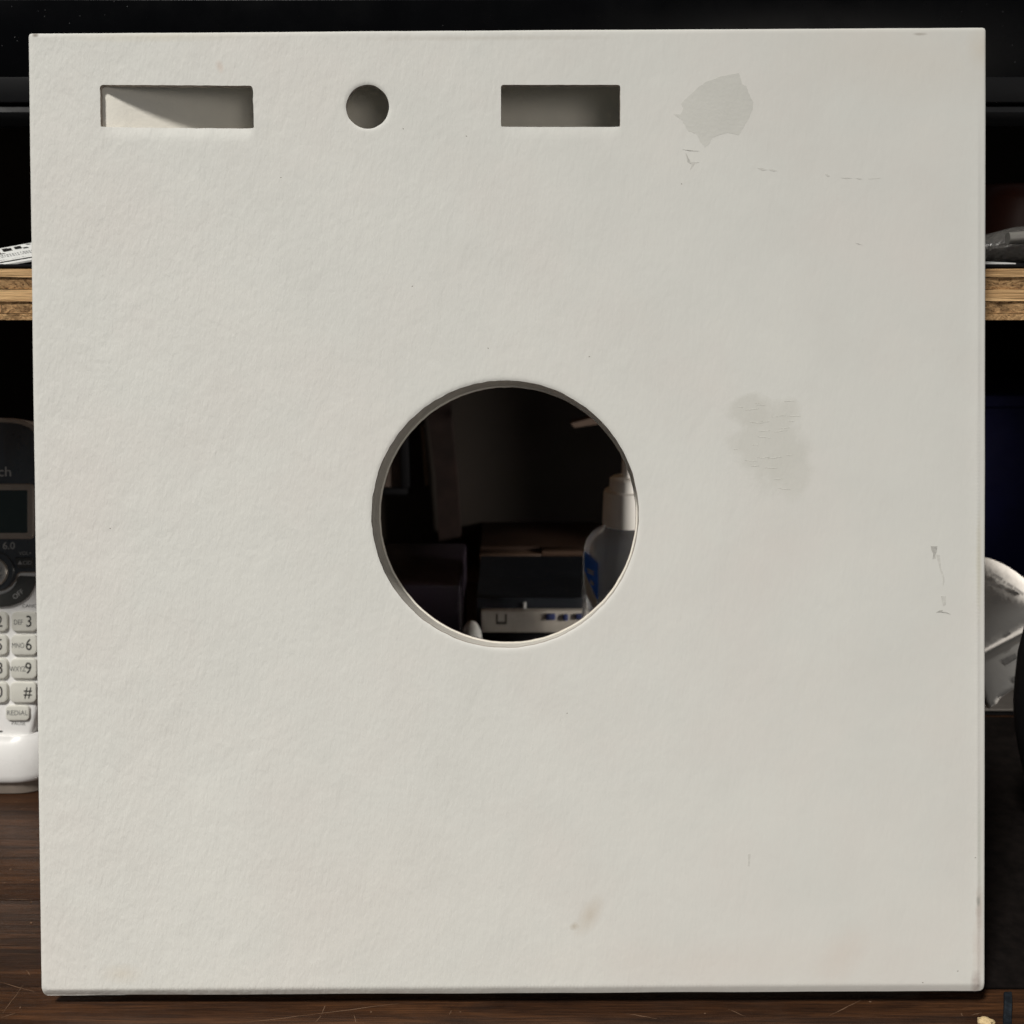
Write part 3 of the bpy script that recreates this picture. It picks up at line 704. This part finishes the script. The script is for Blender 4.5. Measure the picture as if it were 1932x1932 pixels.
for sx in (1, -1):
    xc = -7 + sx * 42
    kk = ph("key", rrect(xc - 22.5, xc + 22.5, 1330, 1359, 8)[::-1], -.0005, .0012, M_key, .0006, 3)
    if sx == 1: ptext("REDIAL", xc, 1344.5, 9, M_gt, .00123, kk, sx=.95); ptext("PAUSE", xc, 1365, 6.5, M_gt, .00004, sx=1.0)
ph("microphone_slot", rrect(-13, 5, 1378.5, 1381.5, 1.4)[::-1], -.0004, .00006, M_ink, 0)
# charger base, built standing on the desk
pb = PZ(-7, 1499); bx = P(-7, 1400, PD).x; by = pb.y
hb = P(-7, 1386, PD)
def base_ring(z, hw, yf, yr, r, n=8): return [Vector((x, y, z)) for x, y in rrect(bx - hw, bx + hw, yf, yr, r, n)]
link("base_foot", loft_me([base_ring(.0006, .0285, by, by + .085, .020), base_ring(.0072, .0290, by - .0006, by + .085, .020)]), M_tp, phone)
base = loft_me([base_ring(.0069, .0285, by + .001, by + .085, .020), base_ring(.0070, .0300, by - .0016, by + .086, .021), base_ring(.0082, .0306, by - .0022, by + .086, .0215), base_ring(.0105, .0306, by - .0020, by + .086, .0215),
                base_ring(.0165, .0300, by - .0012, by + .085, .0215), base_ring(.0215, .0288, by + .0008, by + .084, .021), base_ring(.0250, .0276, by + .0030, by + .083, .020), base_ring(.0268, .0266, by + .0048, by + .081, .019)] + [base_ring(.0268 + (hb.z - .0268) * t, .0266 - .0020 * t, by + .0048 + (hb.y - .0022 - by - .0048) * t ** .8, by + .080, .018) for t in (.25, .5, .75, .93)] + [base_ring(hb.z, .0238, hb.y - .0014, by + .079, .017), base_ring(hb.z - .001, .0228, hb.y + .0006, by + .078, .016)])
link("base_shell", base, M_pw, phone, angle=60)
# ================================================================== RIGHT SIDE UNDER THE SHELF
k = NT("receipt_paper"); k.col((0.42, 0.41, 0.395)); k.rough(0.55); k.spec(0.25); k.b.inputs["Transmission Weight"].default_value = 0.0
k.bump(k.noise(k.coord(), 120, 3), .0004); M_rec = k.m
QD = 0.500
roll = empty("receipt_paper", P(1900, 1323, QD + .006), "curled white paper slip with faded grey print behind the right edge of the box", "paper slip")
def pp(px, py, dz): return P(px, py, QD + dz)
NX = 16
def rowpts(f):                       # f(s) -> (px, py, dz) for s in 0..1
    return [pp(*f(i / NX)) for i in range(NX + 1)]
def ridge(s): return (1835 + 130 * s, 1234.5 - 73 * s)
def topc(s): return (1838 + 150 * s, 1049 + 8 * s + 95 * s * s)
def botc(s): return (1866 + 80 * s, 1330 - 52 * s + (6 if s < .2 else 0))
rws = []
for j in range(9):
    t = j / 8
    rws.append(rowpts(lambda s: (topc(s)[0] * (1 - t) + ridge(s)[0] * t, topc(s)[1] * (1 - t) + ridge(s)[1] * t, .010 * (1 - t) ** 1.2 - .006 * math.sin(math.pi * t) - .004 - .014 * s)))
for j in range(1, 7):                 # rounded ridge catching the light
    t = j / 6
    rws.append(rowpts(lambda s: (ridge(s)[0] + 5.0 * t, ridge(s)[1] + 11 * t, -.004 - .014 * s - .0012 * math.sin(math.pi * min(1, 2 * t)) + .0075 * t)))
for j in range(1, 9):
    t = j / 8
    rws.append(rowpts(lambda s: ((ridge(s)[0] + 5) * (1 - t) + botc(s)[0] * t, (ridge(s)[1] + 11) * (1 - t) + botc(s)[1] * t, .0035 + .004 * t - .001 * math.sin(math.pi * t) - .014 * s)))
for j in range(1, 7):                 # tail curls back under
    a = math.pi * 1.15 * j / 6
    rws.append(rowpts(lambda s: (botc(s)[0] - 7 * math.sin(a) * .3 - (14 * (1 - math.cos(a)) * .5), botc(s)[1] - 16 * (1 - math.cos(a)) * .5 + 3 * math.sin(a), -.014 * s + .0075 + .008 * math.sin(a) + .004 * (1 - math.cos(a)))))
vs = [p for r_ in rws for p in r_]; n = NX + 1
fs = [(j * n + i, j * n + i + 1, (j + 1) * n + i + 1, (j + 1) * n + i) for j in range(len(rws) - 1) for i in range(NX)]
me = mesh(vs, fs); sheet = link("sheet", me, M_rec, roll, angle=80)
md = sheet.modifiers.new("thickness", 'SOLIDIFY'); md.thickness = .00012; md.offset = -1
M_pr = plain("faded_print", (0.20, 0.195, 0.19), 0.6, 0.2, 0.1, 300)
def upper(px, py, lift=.0016):
    # depth of the upper face at a pixel
    best = None
    for s in [i / 60 for i in range(61)]:
        for t in [j / 60 for j in range(61)]:
            x = topc(s)[0] * (1 - t) + ridge(s)[0] * t; y = topc(s)[1] * (1 - t) + ridge(s)[1] * t
            d = (x - px) ** 2 + (y - py) ** 2
            if best is None or d < best[0]: best = (d, t, s)
    t = best[1]; return pp(px, py, .010 * (1 - t) ** 1.2 - .006 * math.sin(math.pi * t) - .004 - .0009 - .014 * best[2])
def lower(px, py):
    best = None
    for s in [i / 60 for i in range(61)]:
        for t in [j / 60 for j in range(61)]:
            x = (ridge(s)[0] + 5) * (1 - t) + botc(s)[0] * t; y = (ridge(s)[1] + 11) * (1 - t) + botc(s)[1] * t
            d = (x - px) ** 2 + (y - py) ** 2
            if best is None or d < best[0]: best = (d, t, s)
    t = best[1]; return pp(px, py, .0035 + .004 * t - .001 * math.sin(math.pi * t) - .0009 - .014 * best[2])
def pm(pts, fn):
    q = [fn(*p) for p in pts]; link("print_mark", mesh(q, [(0, 1, 2, 3)]), M_pr, roll, smooth=False)
for (xa, ya), (xb, yb), hw in (((1873, 1083), (1891, 1094), 2.6), ((1893, 1097), (1897, 1099), 2.2), ((1900, 1101), (1911, 1108), 2.4), ((1913, 1109), (1931, 1122), 2.6)):
    pm([(xa - .5 * hw, ya + hw), (xb - .5 * hw, yb + hw), (xb + .5 * hw, yb - hw), (xa + .5 * hw, ya - hw)], upper)
pm([(1893, 1200), (1905, 1192), (1908, 1196), (1896, 1204)], upper)
pm([(1889, 1246), (1916, 1232), (1919, 1240), (1895, 1254)], lower)
pm([(1907, 1280), (1917, 1274), (1920, 1281), (1910, 1287)], lower)
# low dark box with a silver front edge that the slip lies on
dz = PY(1880, 1338, .505)
dbox = empty("low_box", (dz.x, .53, 0), "low black box with a dull silver top edge under the curled paper slip", "box")
link("body", box_me(.190, .32, dz.y + .0025, .605, .0003, dz.z - .0016, .001), M_matte, dbox)
link("silver_edge", box_me(.1895, .3205, dz.y, .606, dz.z - .0013, dz.z, .0005), plain("dull_silver", (0.16, 0.15, 0.14), 0.35, 0.5, 0.1, 90, Metallic=0.5), dbox)
# bulging black vase cut by the frame
vd = .425; va = PZ(1992, 1585)
prof = [(1585, 44), (1578, 50), (1530, 52), (1470, 60), (1420, 71), (1375, 77.5), (1335, 78.5), (1290, 75), (1240, 69), (1203, 60), (1160, 50), (1120, 40), (1090, 37), (1075, 42), (1071, 40)]
rings = []
vy = PZ(1992, 1585).y
for py_, r_ in prof:
    c = PY(1992, py_, vy); rr_ = r_ * (vy / math.cos(R(PITCH))) / FPX * .98
    rings.append([Vector((c.x + rr_ * math.cos(t), vy + rr_ * math.sin(t), max(c.z, .0003) if py_ < 1585 else .0003)) for t in [2 * math.pi * i / 40 for i in range(40)]])
tag(link("black_vase", loft_me(rings), M_gloss2, angle=60), "black bulging vase shape cut off by the right edge of the photo", "vase")
# navy storage bin below the shelf
n0 = PY(1800, 1050, .60); n1 = PY(1905, 625, .60)
M_navy = plain("navy_plastic", (0.0010, 0.0014, 0.020), 0.7, 0.1, 0.1, 40)
tag(link("storage_bin", loft_me([[Vector((x, y, z)) for x, y in rrect(.215 + i, .40 - i, .615 + i, .79 - i, .012)] for z, i in ((.0003, .008), (.004, .006), (.150, .001), (.152, -.002), (.158, -.002), (.159, 0))]), M_navy, angle=50), "dark navy blue storage bin standing under the shelf on the right", "bin")
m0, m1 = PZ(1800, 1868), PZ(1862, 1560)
tag(link("shadow_sheet", box_me(m0.x, .34, m0.y, .5045, .0002, .0014, .0004), plain("shadow_black", (0.006, 0.0045, 0.004), 0.85, 0.08, 0.3, 200)), "thin black sheet standing in for the shadow on the desk right of the white box", "mat")  # black sheet added where only the box's shadow darkens the desk
# small things at the front right of the desk
st0, st1 = PZ(1901, 1878), PZ(1899, 1990)
vs = []
nst = 14
for i in range(nst + 1):
    c = st0 + (st1 - st0) * i / nst; hw = .00150; z = .0006 + .0012 * math.sin(i * .5) ** 2
    vs += [(c.x - hw, c.y, z), (c.x - hw * .8, c.y, z + .0009), (c.x + hw * .8, c.y, z + .0009), (c.x + hw, c.y, z)]
fs = [(4*i + s, 4*i + (s+1) % 4, 4*(i+1) + (s+1) % 4, 4*(i+1) + s) for i in range(nst) for s in range(4)] + [(0, 1, 2, 3), tuple(4*nst + s for s in (3, 2, 1, 0))]
bm = bmesh.new(); bm.from_mesh(mesh(vs, fs))
tag(link("strap", bm_mesh(bm), plain("slate_strap", (0.012, 0.016, 0.021), 0.7, 0.2, 0.3, 600)), "narrow slate blue strap lying on the desk at lower right", "strap")
cc = PZ(1857, 1932)
bm = bmesh.new(); bmesh.ops.create_icosphere(bm, subdivisions=3, radius=1)
for vtx in bm.verts:
    q = vtx.co.copy(); f = 1 + .38 * noise.noise(q * 1.7 + Vector((3, 1, 2))) + .15 * noise.noise(q * 5)
    vtx.co = Vector((q.x * .0026 * f, q.y * .0019 * f, max(-.9, q.z) * .0013 * f))
    vtx.co += cc + Vector((.0001, -.0006, .0013))
tag(link("wood_chip", bm_mesh(bm), plain("pale_chip", (0.62, 0.47, 0.26), 0.8, 0.2, 0.12, 600, 0.0006, 900), angle=60), "small pale tan chip lying on the desk below the box's lower right corner", "chip")

# ================================================================== SEEN THROUGH THE ROUND HOLE
def Y_on_desk(px, py): return PZ(px, py).y
# hand sanitizer bottle
BY = 0.545; bc = PY(1183, 966, BY).x
mpu = (BY / math.cos(R(PITCH)) * 1.0) / FPX
def zb_(py): return PY(1183, py, BY).z
bot = empty("pump_bottle", (bc, BY, 0), "clear plastic pump bottle with white collar and blue label, seen through the round hole", "bottle")
def ering(z, rx, ry, n=32): return [Vector((bc + rx * math.cos(2*math.pi*i/n), BY + ry * math.sin(2*math.pi*i/n), z)) for i in range(n)]
hwb = 82 * mpu
k = NT("clear_bottle"); k.col((0.80, 0.81, 0.83)); k.rough(0.10); k.b.inputs["Transmission Weight"].default_value = 0.92; k.b.inputs["IOR"].default_value = 1.35; k.spec(0.5)
link("body", loft_me([ering(.0004, hwb*.90, .017), ering(.004, hwb, .0195), ering(zb_(1120), hwb, .0195), ering(zb_(1045), hwb, .0195), ering(zb_(1020), hwb*.94, .0185), ering(zb_(1005), hwb*.80, .0165), ering(zb_(996), hwb*.60, .0150), ering(zb_(990), .0125, .0125), ering(zb_(986), .0118, .0118)]), k.m, bot, angle=60)
M_cap = plain("white_plastic", (0.78, 0.775, 0.75), 0.4, 0.4, 0.02, 90)
cr_ = 46 * mpu
link("collar", loft_me([ering(zb_(988), cr_, cr_), ering(zb_(987), cr_*1.01, cr_*1.01), ering(zb_(930), cr_*.985, cr_*.985), ering(zb_(925), cr_*.95, cr_*.95), ering(zb_(923), cr_*.8, cr_*.8)]), M_cap, bot, angle=35)
link("collar_ring", loft_me([ering(zb_(924), cr_*.76, cr_*.76), ering(zb_(903), cr_*.74, cr_*.74), ering(zb_(900), cr_*.66, cr_*.66), ering(zb_(899), cr_*.3, cr_*.3)]), M_cap, bot, angle=35)
link("pump_stem", loft_me([ering(zb_(901), .0036, .0036, 16), ering(zb_(815), .0034, .0034, 16)]), M_cap, bot)
link("pump_head", loft_me([[Vector((x, y, z)) for x, y in rrect(bc - .008 + i, bc + .030 - i, BY - .008 + i, BY + .008 - i, .006)] for z, i in ((zb_(817), .002), (zb_(813), 0), (zb_(800), .0005), (zb_(796), .003))]), M_cap, bot)
def on_body(px, py, lift=.0004):
    p = PY(px, py, BY); dx = max(-.985, min(.985, (p.x - bc) / hwb)); y = BY - .0195 * math.sqrt(1 - dx * dx) - lift
    q = PY(px, py, y); return q
def body_patch(name, pts, m_, lift, parent=bot):
    q = [on_body(*p, lift) for p in pts]; return link(name, mesh(q, [tuple(range(len(q)))]), m_, parent, smooth=False)
M_blue = plain("label_blue", (0.015, 0.16, 0.80), 0.35, 0.4, 0.05, 60)
M_lw = plain("label_white", (0.50, 0.52, 0.50), 0.4, 0.4, 0.02, 60)
def strip_label(name, left, right, m_, lift, n=7):
    # ruled patch between two rows of points, following the curved body
    vs, fs = [], []
    for (a, b) in zip(left, right):
        for i in range(n + 1): t = i / n; vs.append(on_body(a[0] + (b[0] - a[0]) * t, a[1] + (b[1] - a[1]) * t, lift))
    for j in range(len(left) - 1):
        for i in range(n): fs.append((j*(n+1)+i, j*(n+1)+i+1, (j+1)*(n+1)+i+1, (j+1)*(n+1)+i))
    return link(name, mesh(vs, fs), m_, bot)
strip_label("label", [(1102.3, 1039), (1102.3, 1060), (1103, 1078), (1110, 1096), (1119, 1114), (1126, 1130)], [(1103.5, 1040), (1121, 1056), (1127.5, 1063), (1128, 1090), (1128, 1114), (1128, 1131)], M_blue, .0007)
strip_label("label", [(1102.5, 1078), (1103, 1098), (1106, 1122), (1113, 1136), (1120, 1148)], [(1103.5, 1079), (1111.5, 1098), (1121, 1122), (1125, 1131), (1127.5, 1147)], M_lw, .0006)
body_patch("label_print", [(1108, 1072), (1120, 1078), (1120, 1081), (1108, 1075)], M_lw, .0011)
body_patch("label_print", [(1108, 1077), (1120, 1083), (1120, 1086), (1109, 1080)], M_lw, .0011)
body_patch("label_print", [(1113, 1092), (1117, 1097), (1121, 1101), (1119, 1105), (1115, 1102)], M_lw, .0011)
# small machine with a beige front strip
DY = 0.585
dev = empty("desktop_machine", (PY(1000, 1194, DY).x, DY, 0), "small black machine with a beige front strip and blue buttons, seen through the round hole", "machine")
M_bei = plain("beige_plastic", (0.38, 0.355, 0.32), 0.5, 0.35, 0.03, 60)
dx0, dx1 = PY(908, 1170, DY).x, PY(1300, 1170, DY).x
z0_, z1_ = PY(1000, 1194, DY).z, PY(1000, 1153, DY).z
link("base", box_me(dx0 - .0012, dx1 + .001, DY + .004, DY + .10, .0003, z0_ - .0002, .001), M_matte, dev)
link("front_strip", box_me(dx0, dx1, DY, DY + .006, z0_, z1_, .0008), M_bei, dev)
zl = PY(1000, 1088, DY + .055).z
lid = mesh([(dx0 - .003, DY + .0045, z1_ + .0003), (dx1, DY + .0045, z1_ + .0003), (dx1, DY + .0065, z1_ + .006), (dx0 - .003, DY + .0065, z1_ + .006), (dx0 - .003, DY + .055, zl), (dx1, DY + .055, zl), (dx1, DY + .1, zl), (dx0 - .003, DY + .1, zl), (dx0 - .003, DY + .1, z0_), (dx1, DY + .1, z0_), (dx0 - .003, DY + .0065, z0_), (dx1, DY + .0065, z0_)],
           [(0, 1, 2, 3), (3, 2, 5, 4), (4, 5, 6, 7), (7, 6, 9, 8), (8, 9, 11, 10), (10, 11, 1, 0), (0, 3, 4, 7, 8, 10), (1, 11, 9, 6, 5, 2)])
bm = bmesh.new(); bm.from_mesh(lid); link("lid", bm_mesh(bm), plain("dark_blue_black", (0.010, 0.012, 0.016), 0.35, 0.4, 0.1, 50), dev, smooth=False)
M_btn = plain("blue_button", (0.030, 0.040, 0.11), 0.4, 0.4)
for xa, xb, ya, yb in ((1030, 1048, 1157, 1169), (1062, 1072, 1158, 1170), (1086, 1104, 1157, 1168), (1116, 1134, 1157, 1168)):
    p, q = PY(xa, yb, DY), PY(xb, ya, DY); link("button", box_me(p.x, q.x, DY - .0016, DY + .0005, p.z, q.z, .0006), M_btn, dev)
for xa, xb, ya, yb in ((936, 939, 1158, 1177), (953, 956, 1158, 1177), (939, 953, 1173, 1177)):
    p, q = PY(xa, yb, DY), PY(xb, ya, DY); link("latch_outline", box_me(p.x, q.x, DY - .0006, DY + .0005, p.z, q.z), M_dk, dev)
p, q = PY(987, 1153, DY + .004), PY(993, 1136, DY + .004)
link("clip", box_me(p.x, q.x, DY + .0036, DY + .0046, p.z, q.z, .0004), plain("grey_clip", (0.40, 0.40, 0.40), 0.3, 0.5), dev)
# wooden crate behind the machine
CY = 0.715
crate = empty("wooden_crate", (PY(1000, 1080, CY).x, CY, 0), "dim brown wooden crate with a framed opening behind the black machine", "crate")
p, q = PY(905, 1088, CY), PY(1240, 1040, CY)
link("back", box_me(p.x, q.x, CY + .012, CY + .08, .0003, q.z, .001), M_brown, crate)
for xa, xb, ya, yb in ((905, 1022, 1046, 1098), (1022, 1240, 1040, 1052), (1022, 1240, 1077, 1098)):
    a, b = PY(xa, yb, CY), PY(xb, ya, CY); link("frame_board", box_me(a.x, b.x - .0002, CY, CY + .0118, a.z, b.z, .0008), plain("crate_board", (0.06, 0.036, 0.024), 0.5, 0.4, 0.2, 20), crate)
# purple box, white lid, uprights and trims on the back wall
a, b = PY(700, 1215, .556), PY(868, 1104, .556)
tag(link("purple_box", box_me(a.x, b.x, .556, .64, .0003, b.z, .002), plain("purple_card", (0.012, 0.008, 0.014), 0.4, 0.4, 0.15, 30)), "dark purple box at lower left of the round hole", "box")
a = PY(890, 1209, .572); rk = 21 * .572 / math.cos(R(PITCH)) / FPX
rings = [[Vector((a.x + rk * q * math.cos(t), .572 + rk * q * math.sin(t), max(.0003, a.z + rk * 2.0 * h))) for t in [2*math.pi*i/32 for i in range(32)]] for q, h in [(math.cos(R(e)), math.sin(R(e))) for e in (-20, 0, 15, 30, 45, 58, 70, 80)]]
tag(link("white_dome", loft_me(rings), M_cap, angle=60), "white rounded dome between the purple box and the black machine", "dome")
WY = .786
a, b = PY(800, 1130, .76), PY(872, 690, .76)
ub = mesh([], [])
pts = [(795, 700), (842, 700), (862, 900), (875, 1100), (878, 1150), (835, 1150), (822, 900)]
q = [PY(*p_, .765) for p_ in pts]; q2 = [Vector((v_.x, .780, v_.z)) for v_ in q]; n = len(q)
bm = bmesh.new(); bm.from_mesh(mesh(q + q2, [tuple(range(n)), tuple(range(2*n - 1, n - 1, -1))] + [(i, (i+1) % n, n + (i+1) % n, n + i) for i in range(n)]))
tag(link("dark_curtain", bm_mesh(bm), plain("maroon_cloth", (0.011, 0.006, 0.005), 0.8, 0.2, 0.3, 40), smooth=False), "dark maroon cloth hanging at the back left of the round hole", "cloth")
pf = empty("picture_frame", PY(760, 850, WY - .012), "small dim picture frame on the wall at the left of the round hole", "picture frame")
for xa, xb, ya, yb in ((700, 768, 922, 934), (757, 768, 760, 921.5)):
    a, b = PY(xa, yb, WY - .012), PY(xb, ya, WY - .012); link("frame_bar", box_me(a.x, b.x, WY - .012, WY + .002, a.z, b.z, .001), M_matte, pf)
a, b = PY(700, 921, WY - .006), PY(756.5, 760, WY - .006)
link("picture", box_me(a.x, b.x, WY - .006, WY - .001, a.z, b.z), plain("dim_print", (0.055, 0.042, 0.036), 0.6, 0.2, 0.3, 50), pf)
q = [PY(*p_, WY - .004) for p_ in ((793, 805), (799, 803), (808, 915), (802, 917))]; q2 = [Vector((v_.x, WY + .001, v_.z)) for v_ in q]
tag(link("hanging_string", mesh(q + q2, [(0, 1, 2, 3), (7, 6, 5, 4)] + [(i, 4 + i, 4 + (i+1) % 4, (i+1) % 4) for i in range(4)]), plain("cord_tan", (0.16, 0.12, 0.085), 0.7, 0.2), smooth=False), "pale tan string hanging on the wall beside the picture frame", "string")
q = [PY(*p_, .70) for p_ in ((1077, 799), (1084, 807), (1150, 797), (1150, 783), (1120, 788))]; q2 = [Vector((v_.x, .712, v_.z)) for v_ in q]; n = 5
bm = bmesh.new(); bm.from_mesh(mesh(q + q2, [tuple(range(n)), tuple(range(2*n - 1, n - 1, -1))] + [(i, (i+1) % n, n + (i+1) % n, n + i) for i in range(n)]))
tag(link("shelf_bracket", bm_mesh(bm), plain("tan_bracket", (0.08, 0.055, 0.042), 0.6, 0.3), smooth=False), "pale tan bracket under the shelf at upper right of the round hole", "bracket")
